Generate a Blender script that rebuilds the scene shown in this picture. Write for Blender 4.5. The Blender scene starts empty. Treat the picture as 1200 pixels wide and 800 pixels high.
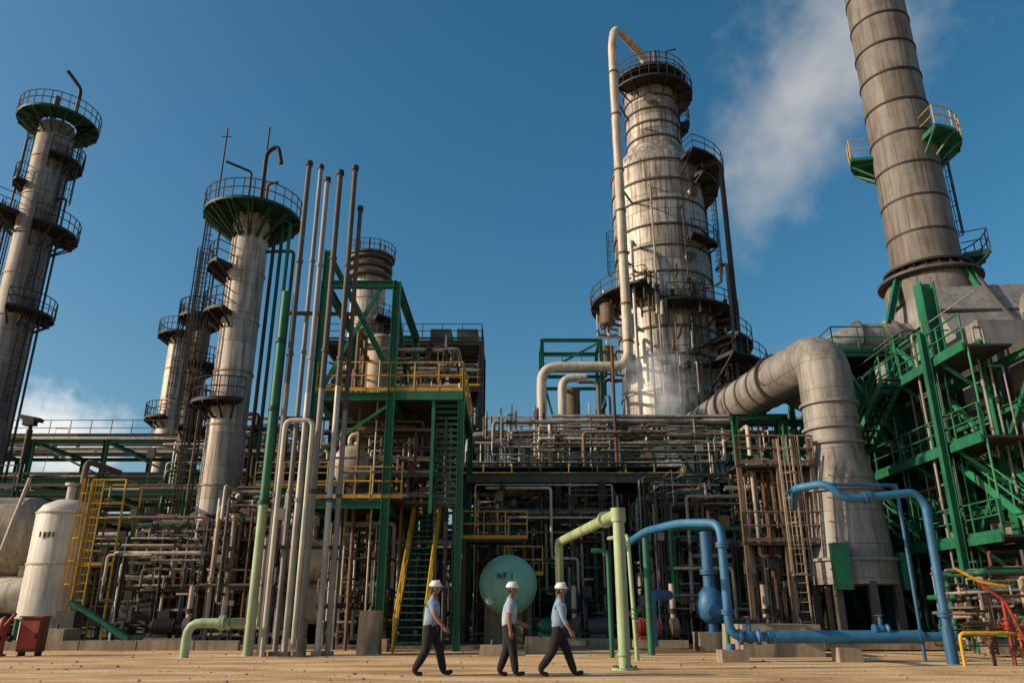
import bpy, math, random
from mathutils import Vector, Matrix
R=random.Random(7)
def V(*a): return Vector(a)
rad=math.radians
# ------------------------------------------------------------------ materials
MATS={}
def mat(name,col,rough=.55,metal=0.0,var=.35,streak=.35,dirt=(.10,.06,.035),bump=.15,sc=1.0):
    m=bpy.data.materials.new(name); m.use_nodes=True; nt=m.node_tree; N=nt.nodes; L=nt.links
    b=N['Principled BSDF']; b.inputs['Roughness'].default_value=rough; b.inputs['Metallic'].default_value=metal
    tc=N.new('ShaderNodeTexCoord')
    mp=N.new('ShaderNodeMapping'); mp.inputs['Scale'].default_value=(3.2*sc,3.2*sc,.2*sc); L.new(tc.outputs['Object'],mp.inputs[0])
    n1=N.new('ShaderNodeTexNoise'); n1.inputs['Scale'].default_value=1.6; n1.inputs['Detail'].default_value=8; n1.inputs['Roughness'].default_value=.62; L.new(mp.outputs[0],n1.inputs[0])
    r1=N.new('ShaderNodeValToRGB'); r1.color_ramp.elements[0].position=.44; r1.color_ramp.elements[1].position=.66
    L.new(n1.outputs[0],r1.inputs[0])
    n2=N.new('ShaderNodeTexNoise'); n2.inputs['Scale'].default_value=.9*sc; n2.inputs['Detail'].default_value=9; n2.inputs['Roughness'].default_value=.7; L.new(tc.outputs['Object'],n2.inputs[0])
    mr=N.new('ShaderNodeMapRange'); mr.inputs[1].default_value=.3; mr.inputs[2].default_value=.7
    mr.inputs[3].default_value=1-var*1.2; mr.inputs[4].default_value=1+var*.45; L.new(n2.outputs[0],mr.inputs[0])
    mu=N.new('ShaderNodeMath'); mu.operation='MULTIPLY'; mu.inputs[1].default_value=min(.95,streak*1.25); L.new(r1.outputs[0],mu.inputs[0])
    mx=N.new('ShaderNodeMix'); mx.data_type='RGBA'; mx.inputs[6].default_value=(*col,1); mx.inputs[7].default_value=(*dirt,1); L.new(mu.outputs[0],mx.inputs[0])
    sm=N.new('ShaderNodeVectorMath'); sm.operation='SCALE'; L.new(mx.outputs[2],sm.inputs[0]); L.new(mr.outputs[0],sm.inputs[3])
    L.new(sm.outputs[0],b.inputs['Base Color'])
    bp=N.new('ShaderNodeBump'); bp.inputs['Strength'].default_value=bump; bp.inputs['Distance'].default_value=.03; L.new(n2.outputs[0],bp.inputs['Height']); L.new(bp.outputs[0],b.inputs['Normal'])
    rr=N.new('ShaderNodeMapRange'); rr.inputs[3].default_value=max(.05,rough-.1); rr.inputs[4].default_value=min(1,rough+.25); L.new(n2.outputs[0],rr.inputs[0]); L.new(rr.outputs[0],b.inputs['Roughness'])
    MATS[name]=m
    return m
def clad(name,c1,c2,rr,bw,rh,rough=.45,metal=.3,streak=.5,mortar=(.06,.05,.045),ms=.012,offset=.5):
    m=mat(name,c1,rough,metal,.35,streak); nt=m.node_tree; N=nt.nodes; L=nt.links
    tc=[n for n in N if n.type=='TEX_COORD'][0]
    sp=N.new('ShaderNodeSeparateXYZ'); L.new(tc.outputs['Object'],sp.inputs[0])
    at=N.new('ShaderNodeMath'); at.operation='ARCTAN2'; L.new(sp.outputs[1],at.inputs[0]); L.new(sp.outputs[0],at.inputs[1])
    ml=N.new('ShaderNodeMath'); ml.operation='MULTIPLY'; ml.inputs[1].default_value=rr; L.new(at.outputs[0],ml.inputs[0])
    cb=N.new('ShaderNodeCombineXYZ'); L.new(ml.outputs[0],cb.inputs[0]); L.new(sp.outputs[2],cb.inputs[1])
    br=N.new('ShaderNodeTexBrick'); br.inputs['Scale'].default_value=1; br.inputs['Brick Width'].default_value=bw; br.inputs['Row Height'].default_value=rh
    br.inputs['Mortar Size'].default_value=ms; br.inputs['Color1'].default_value=(*c1,1); br.inputs['Color2'].default_value=(*c2,1); br.inputs['Mortar'].default_value=(*mortar,1); br.offset=offset
    L.new(cb.outputs[0],br.inputs[0])
    mx=[n for n in N if n.type=='MIX'][0]; L.new(br.outputs[0],mx.inputs[6])
    return m
mat('green',(.006,.15,.072),.5,0,.4,.3,(.03,.03,.02))
mat('greenlt',(.010,.22,.10),.5,0,.35,.3)
mat('greendk',(.005,.06,.032),.6,0,.4,.4,(.02,.015,.01))
mat('palegreen',(.33,.46,.26),.5,0,.3,.5,(.2,.14,.07))
mat('teal',(.24,.53,.41),.5,0,.12,.25,(.12,.2,.15))
mat('beige',(.44,.36,.27),.6,.1,.4,.5,(.14,.085,.045))
mat('cream',(.56,.51,.42),.55,.05,.3,.5,(.22,.14,.08))
mat('white',(.62,.60,.54),.5,0,.2,.45,(.25,.17,.09))
mat('silver',(.46,.44,.40),.45,.35,.4,.5,(.14,.09,.055))
mat('grey',(.27,.265,.255),.55,.1,.35,.4,(.14,.10,.07))
mat('greydk',(.09,.088,.085),.6,.2,.4,.45,(.06,.04,.025))
mat('dark',(.025,.024,.023),.6,.2,.4,.4,(.04,.025,.015))
mat('rust',(.15,.07,.035),.8,.1,.5,.5,(.05,.03,.02))
mat('brown',(.20,.14,.09),.7,.1,.45,.5)
mat('yellow',(.62,.36,.015),.5,0,.35,.4,(.2,.1,.03))
mat('blue',(.022,.13,.29),.45,0,.35,.45,(.03,.06,.09))
mat('bluelt',(.025,.17,.35),.45,0,.35,.4,(.05,.08,.09))
mat('red',(.36,.03,.02),.55,0,.45,.45)
mat('orange',(.48,.12,.02),.55,0,.4,.45)
mat('concrete',(.24,.20,.15),.85,0,.45,.6,(.10,.075,.05))
mat('plinth',(.34,.27,.19),.85,0,.4,.5,(.14,.10,.06))
mat('grating',(.04,.043,.04),.7,.2,.4,.3)
mat('skin',(.26,.135,.08),.55,0,.1,0,bump=0)
mat('hair',(.02,.013,.01),.7,0,.2,0)
mat('lip',(.16,.055,.04),.6,0,.1,0,bump=0)
mat('shirt',(.22,.32,.43),.85,0,.25,.25,(.16,.24,.33),bump=.8,sc=5)
mat('shirt2',(.32,.42,.50),.85,0,.25,.25,(.22,.31,.38),bump=.8,sc=5)
mat('trouser',(.007,.008,.011),.85,0,.3,.2,(.015,.014,.013),bump=.8,sc=5)
mat('shoe',(.012,.010,.009),.5,0,.2,.1)
mat('helmet',(.78,.78,.75),.3,0,.05,.05,bump=0)
clad('stackclad',(.20,.19,.175),(.15,.142,.13),1.6,2.5,1.95,.62,.1,.65,(.04,.034,.03),.02)
clad('colclad',(.60,.56,.50),(.33,.30,.255),3.3,2.6,1.25,.43,.35,.75,(.09,.07,.05),.025)
clad('colclad2',(.56,.51,.43),(.42,.37,.30),1.0,1.6,1.6,.52,.15,.6,(.15,.11,.08),.015)
clad('darkclad',(.28,.265,.245),(.21,.195,.175),1.1,2.0,2.2,.55,.15,.6,(.07,.06,.05),.02)
clad('ductclad',(.30,.29,.275),(.25,.24,.225),1.2,2.4,1.2,.52,.12,.5,(.10,.09,.08),.014)
# ------------------------------------------------------------------ mesh builder
def perp(d):
    d=d.normalized(); a=V(0,0,1) if abs(d.z)<.9 else V(1,0,0)
    u=d.cross(a).normalized(); w=u.cross(d).normalized(); return u,w
class MB:
    def __init__(s): s.v=[];s.f=[];s.m=[];s.names=[]
    def mi(s,m):
        if m not in s.names: s.names.append(m)
        return s.names.index(m)
    def fc(s,f,m): s.f.append(f); s.m.append(s.mi(m))
    def rings(s,rs,m,cap=True,closed=False):
        b=len(s.v); n=len(rs[0]); mi=s.mi(m)
        for r in rs: s.v.extend(r)
        K=len(rs)
        for i in range(K if closed else K-1):
            a=b+i*n; c=b+((i+1)%K)*n
            for j in range(n):
                k=(j+1)%n
                s.f.append((a+j,a+k,c+k,c+j)); s.m.append(mi)
        if cap and not closed:
            s.f.append(tuple(range(b+n-1,b-1,-1))); s.m.append(mi)
            s.f.append(tuple(range(b+(K-1)*n,b+K*n))); s.m.append(mi)
    def cyl(s,p,q,r,m,r2=None,seg=10,cap=True):
        p=V(*p);q=V(*q);r2=r if r2 is None else r2
        if (q-p).length<1e-5: return
        u,w=perp(q-p); rs=[]
        for c,rr in((p,r),(q,r2)):
            rs.append([c+u*(rr*math.cos(2*math.pi*i/seg))+w*(rr*math.sin(2*math.pi*i/seg)) for i in range(seg)])
        s.rings(rs,m,cap)
    def tube(s,pts,r,m,seg=8,bend=None,n=4,cap=True,closed=False):
        P=[V(*p) for p in pts]
        if bend is None: bend=r*3
        if bend>0 and not closed:
            Q=[P[0]]
            for i in range(1,len(P)-1):
                a=P[i]-P[i-1]; b=P[i+1]-P[i]
                if a.length<1e-4 or b.length<1e-4: continue
                t=min(bend,a.length*.48,b.length*.48); A=P[i]-a.normalized()*t; B=P[i]+b.normalized()*t
                for k in range(n+1):
                    x=k/n
                    Q.append(A*(1-x)**2+P[i]*2*x*(1-x)+B*x*x)
            Q.append(P[-1]); P=Q
        out=[P[0]]
        for p in P[1:]:
            if (p-out[-1]).length>1e-4: out.append(p)
        P=out
        if len(P)<2: return
        K=len(P); d0=(P[1]-P[0]).normalized(); u,w=perp(d0); rs=[]
        for i in range(K):
            if closed: d=(P[(i+1)%K]-P[i-1]).normalized()
            else: d=(P[min(i+1,K-1)]-P[max(i-1,0)]).normalized()
            u=(u-d*u.dot(d))
            if u.length<1e-4: u,_=perp(d)
            u.normalize(); w=d.cross(u)
            rr=r[i] if isinstance(r,list) else r
            rs.append([P[i]+u*(rr*math.cos(2*math.pi*k/seg))+w*(rr*math.sin(2*math.pi*k/seg)) for k in range(seg)])
        s.rings(rs,m,cap,closed)
    def rev(s,c,prof,m,seg=24,axis=(0,0,1),sc=(1,1)):
        c=V(*c);ax=V(*axis).normalized(); u,w=perp(ax); rs=[]
        for r,z in prof:
            r=max(r,.002)
            rs.append([c+ax*z+u*(r*sc[0]*math.cos(2*math.pi*k/seg))+w*(r*sc[1]*math.sin(2*math.pi*k/seg)) for k in range(seg)])
        s.rings(rs,m,True)
    def box(s,x0,x1,y0,y1,z0,z1,m):
        b=len(s.v); s.v.extend([V(x,y,z) for z in(z0,z1) for x,y in((x0,y0),(x1,y0),(x1,y1),(x0,y1))])
        for f in((3,2,1,0),(4,5,6,7),(0,1,5,4),(1,2,6,5),(2,3,7,6),(3,0,4,7)): s.fc(tuple(b+i for i in f),m)
    def bar(s,p,q,w,h,m):
        p=V(*p);q=V(*q); u,v=perp(q-p); rs=[]
        for c in(p,q): rs.append([c+u*a*w/2+v*b*h/2 for a,b in((-1,-1),(1,-1),(1,1),(-1,1))])
        s.rings(rs,m,True)
    def H(s,p,q,w,m):
        p=V(*p);q=V(*q); u,v=perp(q-p)
        t=w*.09; hw=w/2
        pr=[(-hw,-hw),(hw,-hw),(hw,-hw+t),(t,-hw+t),(t,hw-t),(hw,hw-t),(hw,hw),(-hw,hw),(-hw,hw-t),(-t,hw-t),(-t,-hw+t),(-hw,-hw+t)]
        s.rings([[c+u*a+v*b for a,b in pr] for c in(p,q)],m,True)
    def poly(s,pts,m):
        b=len(s.v); s.v.extend([V(*p) for p in pts]); s.fc(tuple(range(b,b+len(pts))),m)
    def hexa(s,p,m):
        b=len(s.v); s.v.extend([V(*x) for x in p])
        for f in((3,2,1,0),(4,5,6,7),(0,1,5,4),(1,2,6,5),(2,3,7,6),(3,0,4,7)): s.fc(tuple(b+i for i in f),m)
    def rail(s,pts,m='yellow',h=1.1,sp=1.3,r=.028,kick=True):
        for a,b in zip(pts[:-1],pts[1:]):
            a=V(*a);b=V(*b);L=(b-a).length; n=max(1,round(L/sp))
            for k in range(n+1):
                p=a+(b-a)*k/n; s.cyl(p,p+V(0,0,h),r,m,seg=5)
            for hh in(h,h*.55): s.cyl(a+V(0,0,hh),b+V(0,0,hh),r,m,seg=5)
            if kick: s.bar(a+V(0,0,.09),b+V(0,0,.09),.02,.14,m)
    def ladder(s,x,y,z0,z1,ang,m='dark',cage=True,w=.25):
        o=V(math.cos(ang),math.sin(ang),0); t=V(-o.y,o.x,0); c=V(x,y,0)
        for k in(-1,1): s.bar(c+t*w*k+V(0,0,z0),c+t*w*k+V(0,0,z1+1),.07,.05,m)
        z=z0+.3
        while z<z1+.9: s.cyl(c+t*w+V(0,0,z),c-t*w+V(0,0,z),.018,m,seg=4); z+=.33
        if cage:
            z=z0+2.2
            arc=[rad(a) for a in range(-100,101,25)]
            while z<z1+1.1:
                s.tube([c+o*.38+o*(.40*math.cos(a))+t*(.38*math.sin(a))+V(0,0,z) for a in arc],.028,m,seg=4,bend=0); z+=.9
            for a in arc[1:-1:1]:
                q=c+o*.38+o*(.40*math.cos(a))+t*(.38*math.sin(a)); s.bar(q+V(0,0,z0+2.2),q+V(0,0,z1+1),.045,.02,m)
    def ringp(s,cx,cy,z,r0,r1,a0,a1,fl='greendk',rl='greydk',h=1.1,brk=True,th=.18):  # dark floor colour paints in the shade of platform undersides
        n=max(4,int((a1-a0)/12)); A=[rad(a0+(a1-a0)*i/n) for i in range(n+1)]
        full=(a1-a0)>=359
        rs=[]
        for a in A:
            c,sn=math.cos(a),math.sin(a)
            rs.append([V(cx+r0*c,cy+r0*sn,z-th),V(cx+r1*c,cy+r1*sn,z-th),V(cx+r1*c,cy+r1*sn,z),V(cx+r0*c,cy+r0*sn,z)])
        s.rings(rs,fl,True)
        for hh in(.5,1.0): s.tube([V(cx+r1*math.cos(a),cy+r1*math.sin(a),z+h*hh) for a in A],.035,rl,seg=5,bend=0)
        for i,a in enumerate(A):
            p=V(cx+r1*math.cos(a),cy+r1*math.sin(a),z); s.cyl(p,p+V(0,0,h),.03,rl,seg=5)
            if brk and i%2==0:
                q=V(cx+r0*math.cos(a),cy+r0*math.sin(a),z-th-(r1-r0)*.8); s.bar(q,p-V(0,0,th),.08,.1,fl)
                s.bar(V(q.x,q.y,z-th-.06),p-V(0,0,th+.06),.08,.12,fl)
        if not full:
            for a in(A[0],A[-1]):
                for hh in(.5,1.0): s.cyl(V(cx+r0*math.cos(a),cy+r0*math.sin(a),z+h*hh),V(cx+r1*math.cos(a),cy+r1*math.sin(a),z+h*hh),.03,rl,seg=5)
    def flange(s,p,d,r,m,t=.06):
        p=V(*p);d=V(*d).normalized(); s.cyl(p-d*t*1.3,p-d*t*.15,r*1.5,m,seg=12); s.cyl(p+d*t*.15,p+d*t*1.3,r*1.5,m,seg=12)
    def valve(s,p,d,r,m='dark',wm='red',wq=None):
        p=V(*p);d=V(*d).normalized(); u,w=perp(d); up=w if abs(d.z)<.9 else u
        s.rev(p-d*r*2,[(r*1.5,0),(r*1.5,r*.5),(r*.9,r*.9),(r*1.35,r*2),(r*.9,r*3.1),(r*1.5,r*3.5),(r*1.5,r*4)],m,seg=10,axis=d)
        s.cyl(p,p+up*r*3.6,r*.45,m,seg=6); e=p+up*r*3.6; a,b=perp(up); q=wq or max(r*1.6,.1)
        s.tube([e+a*q*math.cos(k*math.pi/5)+b*q*math.sin(k*math.pi/5) for k in range(10)],max(.014,q*.11),wm,seg=5,closed=True)
        s.bar(e-a*q,e+a*q,.02,.02,wm); s.bar(e-b*q,e+b*q,.02,.02,wm)
    def vessel(s,c,axis,L,r,m,sad='plinth',seg=24,zb=0,gl=True):
        c=V(*c);ax=V(*axis).normalized(); d=r*.5
        pr=[(0,-L/2-d)]+[(r*math.sin(k*math.pi/12),-L/2-d*math.cos(k*math.pi/12)) for k in range(1,6)]+[(r,-L/2),(r,L/2)]+[(r*math.cos(k*math.pi/12),L/2+d*math.sin(k*math.pi/12)) for k in range(1,6)]+[(0,L/2+d)]
        s.rev(c,pr,m,seg=seg,axis=ax)
        for k in(-L/2,L/2): s.rev(c+ax*(k-.03),[(r+.02,0),(r+.025,.06)],m,seg=seg,axis=ax)
        if gl and abs(ax.z)<.5:
            u=V(-ax.y,ax.x,0)
            for k in(-.3,.3):
                q=c+ax*L*k
                x0,x1=sorted((q.x-abs(u.x)*r*.85-.15*abs(ax.x),q.x+abs(u.x)*r*.85+.15*abs(ax.x))); y0,y1=sorted((q.y-abs(u.y)*r*.85-.15*abs(ax.y),q.y+abs(u.y)*r*.85+.15*abs(ax.y)))
                s.box(x0,x1,y0,y1,zb,c.z-r*.45,sad)
            s.cyl(c+V(0,0,r*.9),c+V(0,0,r+.35),r*.22,m); s.cyl(c+V(0,0,r+.35),c+V(0,0,r+.43),r*.33,m,seg=12)
    def squash(s,z0,k):
        for v in s.v:
            if v.z>z0: v.z=z0+(v.z-z0)*k
    def build(s,name,origin=(0,0,0),ang=50):
        me=bpy.data.meshes.new(name); o=V(*origin)
        me.from_pydata([(v-o)[:] for v in s.v],[],s.f)
        for n in s.names: me.materials.append(MATS[n])
        me.polygons.foreach_set('material_index',s.m); me.polygons.foreach_set('use_smooth',[True]*len(s.f))
        me.update(); me.set_sharp_from_angle(angle=rad(ang))
        ob=bpy.data.objects.new(name,me); ob.location=o; bpy.context.scene.collection.objects.link(ob); return ob
def runs(s,n,bx,mats,rr=(.05,.16),steps=(2,5),vz=.3,rd=R,valves=.4):
    x0,x1,y0,y1,z0,z1=bx
    for _ in range(n):
        p=V(rd.uniform(x0,x1),rd.uniform(y0,y1),rd.uniform(z0,z1)); pts=[p]; r=rd.uniform(*rr)*rd.choice((.5,.7,1)); last=-1; m=rd.choice(mats)
        for k in range(rd.randint(*steps)):
            ax=rd.choice([a for a in(0,0,1,2,2) if a!=last]); last=ax; q=pts[-1].copy()
            lo,hi=((x0,x1),(y0,y1),(z0,z1))[ax]; q[ax]=rd.uniform(lo,hi)
            if abs(q[ax]-pts[-1][ax])<r*7: continue
            pts.append(q)
        if len(pts)<2: continue
        if rd.random()<.45 : pts.append(V(pts[-1].x,pts[-1].y,0.0)) if last!=2 else None
        s.tube(pts,r,m,seg=8,bend=r*2.2)
        for a,b in zip(pts[:-1],pts[1:]):
            L=(b-a).length; d=(b-a).normalized() if L>0 else V(0,0,1)
            if L>1.2:
                if rd.random()<.6: s.flange(a+d*rd.uniform(.35,.6)*L,d,r,m)
                if rd.random()<valves*.6: s.valve(a+d*.25*L,d,max(r,.06),rd.choice(('dark','greydk','rust','dark')),rd.choice(('red','dark','dark','greendk','rust')))
def pump(s,x,y,m='blue'):
    s.box(x-.9,x+.9,y-.4,y+.4,.1,.35,'plinth'); s.cyl((x-.75,y,.75),(x+.05,y,.75),.28,m,seg=14); s.cyl((x-.85,y,.75),(x-.75,y,.75),.2,'dark')
    for k in range(7): s.cyl((x-.7+k*.1,y,.75),(x-.67+k*.1,y,.75),.31,m,seg=14)
    s.cyl((x+.05,y,.75),(x+.35,y,.75),.08,'greydk'); s.rev((x+.35,y,.75),[(.15,0),(.33,.06),(.33,.3),(.15,.38)],'greydk',14,(1,0,0))
    s.box(x-.7,x-.1,y-.2,y+.2,.35,.5,m); s.cyl((x+.52,y,.9),(x+.52,y,2.2),.1,'beige'); s.flange((x+.52,y,1.3),(0,0,1),.1,'dark')
def frame3(s,xs,ys,zs,m='green',w=.28,dg=.3,rd=R):
    for x in xs:
        for y in ys:
            s.H((x,y,0),(x,y,zs[-1]),w,m); s.box(x-.3,x+.3,y-.3,y+.3,0,.3,'plinth')
    for z in zs:
        for y in ys:
            for a,b in zip(xs[:-1],xs[1:]): s.H((a+w/2,y,z-w*.5),(b-w/2,y,z-w*.5),w*.85,m)
        for x in xs:
            for a,b in zip(ys[:-1],ys[1:]): s.H((x,a+w/2,z-w*.55),(x,b-w/2,z-w*.55),w*.8,m)
    zz=[0]+list(zs)
    for za,zb in zip(zz[:-1],zz[1:]):
        for a,b in zip(xs[:-1],xs[1:]):
            if rd.random()<dg:
                y=ys[0]
                if rd.random()<.5: a,b=b,a
                s.bar((a,y,za+.15),(b,y,zb-.2),.12,.12,m)
def rack(name,x0,x1,y0,y1,zs,nb,np=6,m='green',mats=('cream','beige','silver','brown','grey'),rr=(.08,.26),seed=1,deck=False,railtop=True):
    rd=random.Random(seed); s=MB(); xs=[x0+(x1-x0)*i/nb for i in range(nb+1)]
    frame3(s,xs,[y0,y1],zs,m,.26,.3,rd)
    for z in zs:
        y=y0+.3
        while y<y1-.2:
            r=rd.uniform(*rr)*rd.choice((.4,.6,.8,1)); a=x0-rd.uniform(0,2); b=x1+rd.uniform(0,2)
            if rd.random()<.3: a=rd.uniform(x0,x0+(x1-x0)*.5)
            if rd.random()<.3: b=rd.uniform(x0+(x1-x0)*.5,x1)
            pts=[V(a,y,z+r+.02),V(b,y,z+r+.02)]
            if rd.random()<.55: pts.insert(0,V(a,y,max(.2,z-rd.choice((1.5,3,6)))))
            if rd.random()<.55: pts.append(V(b,y,z+rd.choice((-3,-1.5,1.2,2.5)) if rd.random()<.8 else .2))
            mm=rd.choice(mats); s.tube(pts,r,mm,seg=10)
            for k in range(int((b-a)/4)):
                if rd.random()<.5: s.flange((a+1+rd.uniform(0,b-a-2),y,z+r+.02),(1,0,0),r,mm)
            if rd.random()<.5:
                x=rd.uniform(a+.5,b-.5); s.tube([(x,y,z+r),(x,y,z+r+rd.uniform(.8,1.4)),(x,y-rd.uniform(.8,2),z+r+1),(x,y-2,z-rd.uniform(1,3))],r*.5,mm)
            y+=r*2+rd.uniform(.12,.5)
        s.box(x0,x1,y0-.12,y0-.05,z+.2,z+.35,'greydk')
    if deck:
        z=zs[-1]; s.box(x0,x1,y0+.2,y1-.2,z+1.0,z+1.08,'grating')
    if railtop: s.rail([(x0,y0-.1,zs[-1]+.1),(x1,y0-.1,zs[-1]+.1)],rd.choice(('yellow','green','dark')))
    return s.build(name)
# ------------------------------------------------------------------ ground
def ground():
    m=bpy.data.materials.new('sand'); m.use_nodes=True; N=m.node_tree.nodes; L=m.node_tree.links; b=N['Principled BSDF']; b.inputs['Roughness'].default_value=.95
    tc=N.new('ShaderNodeTexCoord'); mp=N.new('ShaderNodeMapping'); mp.inputs['Scale'].default_value=(.35,1.2,1); L.new(tc.outputs['Object'],mp.inputs[0])
    n=N.new('ShaderNodeTexNoise'); n.inputs['Scale'].default_value=.8; n.inputs['Detail'].default_value=10; n.inputs['Roughness'].default_value=.65; L.new(mp.outputs[0],n.inputs[0])
    r=N.new('ShaderNodeValToRGB'); e=r.color_ramp.elements; e[0].position=.38; e[0].color=(.36,.205,.09,1); e[1].position=.60; e[1].color=(.74,.50,.26,1); L.new(n.outputs[0],r.inputs[0])
    n3=N.new('ShaderNodeTexNoise'); n3.inputs['Scale'].default_value=14; n3.inputs['Detail'].default_value=6; L.new(tc.outputs['Object'],n3.inputs[0])
    mr=N.new('ShaderNodeMapRange'); mr.inputs[1].default_value=.35; mr.inputs[2].default_value=.65; mr.inputs[3].default_value=.8; mr.inputs[4].default_value=1.1; L.new(n3.outputs[0],mr.inputs[0])
    sm=N.new('ShaderNodeVectorMath'); sm.operation='SCALE'; L.new(r.outputs[0],sm.inputs[0]); L.new(mr.outputs[0],sm.inputs[3]); L.new(sm.outputs[0],b.inputs['Base Color'])
    bp=N.new('ShaderNodeBump'); bp.inputs['Strength'].default_value=.6; bp.inputs['Distance'].default_value=.05; L.new(n3.outputs[0],bp.inputs['Height']); L.new(bp.outputs[0],b.inputs['Normal'])
    MATS['sand']=m
    s=MB(); s.poly([(-1500,-1500,0),(1500,-1500,0),(1500,1500,0),(-1500,1500,0)],'sand'); s.build('ground')
    s=MB(); s.box(-70,70,29.5,110,-.5,.12,'concrete'); s.build('plant_pavement')
    s=MB(); rd=random.Random(5)
    for i in range(900):
        x=rd.uniform(-20,20); y=rd.uniform(13,29); q=rd.uniform(.012,.04)*rd.choice((.6,1,1.4))
        a=rd.random()*6; s.rev((x,y,-.01),[(q*.7,0),(q,q*.4),(q*.5,q*.9),(0,q)],rd.choice(('plinth','concrete','plinth')),5,(0.1*math.cos(a),.1*math.sin(a),1),(1,rd.uniform(.6,1)))
    s.build('gravel_stones')
ground()
s=MB()
for a,b in((-19,-9.5),(9.2,22)):
    x=a
    while x<b: s.box(x,min(x+1.96,b),28.6,28.9,0,.32,'plinth'); x+=2.0
s.build('concrete_kerb')
# ------------------------------------------------------------------ main distillation column
s=MB(); cx,cy=10.75,50
s.rev((cx,cy,0),[(3.5,0),(3.35,4),(3.3,5),(3.3,33.6),(3.1,34.4),(2.1,36.0),(2.0,36.3),(2.0,42.6),(1.7,43.3),(1.0,43.8),(0,44)],'colclad',40)
rd=random.Random(3)
for z in [9,12,14.6,17,19.2,21.5,23.6,25.8,27.6,29.8,31.6,33.4]: s.rev((cx,cy,z),[(3.31,0),(3.39,.02),(3.39,.15),(3.31,.17)],'greydk' if int(z)%2 else 'silver',40)
for z in [36.6,38,39.3,40.6,41.9]: s.rev((cx,cy,z),[(2.01,0),(2.1,.02),(2.1,.16),(2.01,.18)],'greydk',32)
s.ringp(cx,cy,41.8,2.05,3.2,-150,70,'dark','dark'); s.ringp(cx,cy,43.2,1.8,2.8,-180,100,'dark','greydk'); s.ringp(cx,cy,38.9,2.05,2.8,-20,110,'dark','dark')
s.ringp(cx,cy,33.6,3.3,4.9,-70,60,'dark','dark'); s.ringp(cx,cy,32.2,3.3,4.4,-55,60,'dark','dark')
s.ringp(cx,cy,26.6,3.3,4.1,-70,-30,'dark','dark')
s.ringp(cx,cy,22.3,3.3,5.2,-210,-115,'dark','rust'); s.ringp(cx,cy,20.8,3.3,4.9,-100,60,'dark','dark'); s.ringp(cx,cy,18.4,3.3,5.6,-50,60,'dark','greydk')
s.ringp(cx,cy,16.4,3.3,6.4,-65,70,'dark','dark'); s.ringp(cx,cy,14.6,3.3,5.6,-60,30,'dark','dark'); s.ringp(cx,cy,11.4,3.3,5,-190,0,'greendk','brown')
for a,z0,z1,rr in((-25,22,33.6,3.4),(-65,16,22,3.4),(-165,22.3,27,3.4),(-40,36.4,41.8,2.2)):
    s.ladder(cx+rr*math.cos(rad(a)),cy+rr*math.sin(rad(a)),z0,z1,rad(a),'dark')
s.tube([(cx-.3,cy-.5,43.5),(cx-.3,cy-.6,45.6),(7.6,45.6,45.3),(7.2,45,43),(7.2,45,15.5),(1.8,45,15.5),(1.8,45,7)],.31,'cream',14,1.1,6)
for z in(40,36,31,27.5,24,20,17.2): s.rev((7.2,45,z),[(.33,0),(.37,.02),(.37,.16),(.33,.18)],'brown',14)
for z in(38,30,24): s.bar((7.2,45.2,z),(8.6,48,z),.12,.12,'greydk')
s.tube([(13.4,47.3,33),(14.6,46.6,33),(14.6,46.6,17),(15.6,46.4,16),(15.6,46.4,4)],.18,'dark',10)
s.tube([(13.8,47.3,24),(14.2,46.2,24),(14.2,46.2,6)],.12,'greydk',8)
s.tube([(8.4,47.2,26),(8.0,46.4,26),(8.0,46.4,8)],.13,'silver',8)
s.tube([(9.5,46.8,31),(9.5,46.2,31),(9.5,46.2,12)],.07,'beige',8)
for x,z1,z2 in((11.6,29,9),(12.5,22.5,8),(8.9,22,7),(10.5,20.5,6)): s.tube([(x,46.9,z1),(x,46.15,z1),(x,46.15,z2)],rd.uniform(.05,.1),rd.choice(('brown','silver','dark')),8)
for a,z in((-70,24.8),(-60,30.5),(-105,40),(-85,13.2)):
    d=V(math.cos(rad(a)),math.sin(rad(a)),0); rr=3.3 if z<34 else 2; p=V(cx,cy,z)+d*rr
    s.cyl(p-d*.1,p+d*.35,.28,'silver',seg=14); s.cyl(p+d*.35,p+d*.46,.38,'greydk',seg=14)
for k in range(90):
    a=rad(rd.uniform(-200,20)); z=rd.uniform(15.5,23); r0=3.4; d=V(math.cos(a),math.sin(a),0); p=V(cx,cy,z)+d*(r0+.1); q=p+d*rd.uniform(.4,1.4)
    s.tube([p,q,q+V(0,0,rd.uniform(-2.5,2))],rd.uniform(.03,.12),rd.choice(('dark','brown','silver','rust','cream','dark')),7)
    if k%3==0: s.valve(q,(0,0,1),.1,'dark',rd.choice(('rust','dark')))
for x,y,z in((6.4,48,20.6),(6.2,48,17.2)): s.vessel((x,y,z),(0,0,1),1.4,.5,'brown',gl=False)
s.tube([(cx+1.2,cy-1,43.4),(cx+1.2,cy-1,46.0),(cx+2.0,cy-1.3,46.0)],.07,'dark'); s.cyl((cx+.6,cy,43.8),(cx+.6,cy,47.0),.16,'greydk'); s.cyl((cx+.1,cy-.4,43.8),(cx+.1,cy-.4,46.5),.1,'rust'); s.cyl((cx+1,cy+.4,43.8),(cx+1,cy+.4,47.6),.05,'dark')
s.squash(16,.885)
s.build('distillation_column',(cx,cy,0))
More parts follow.
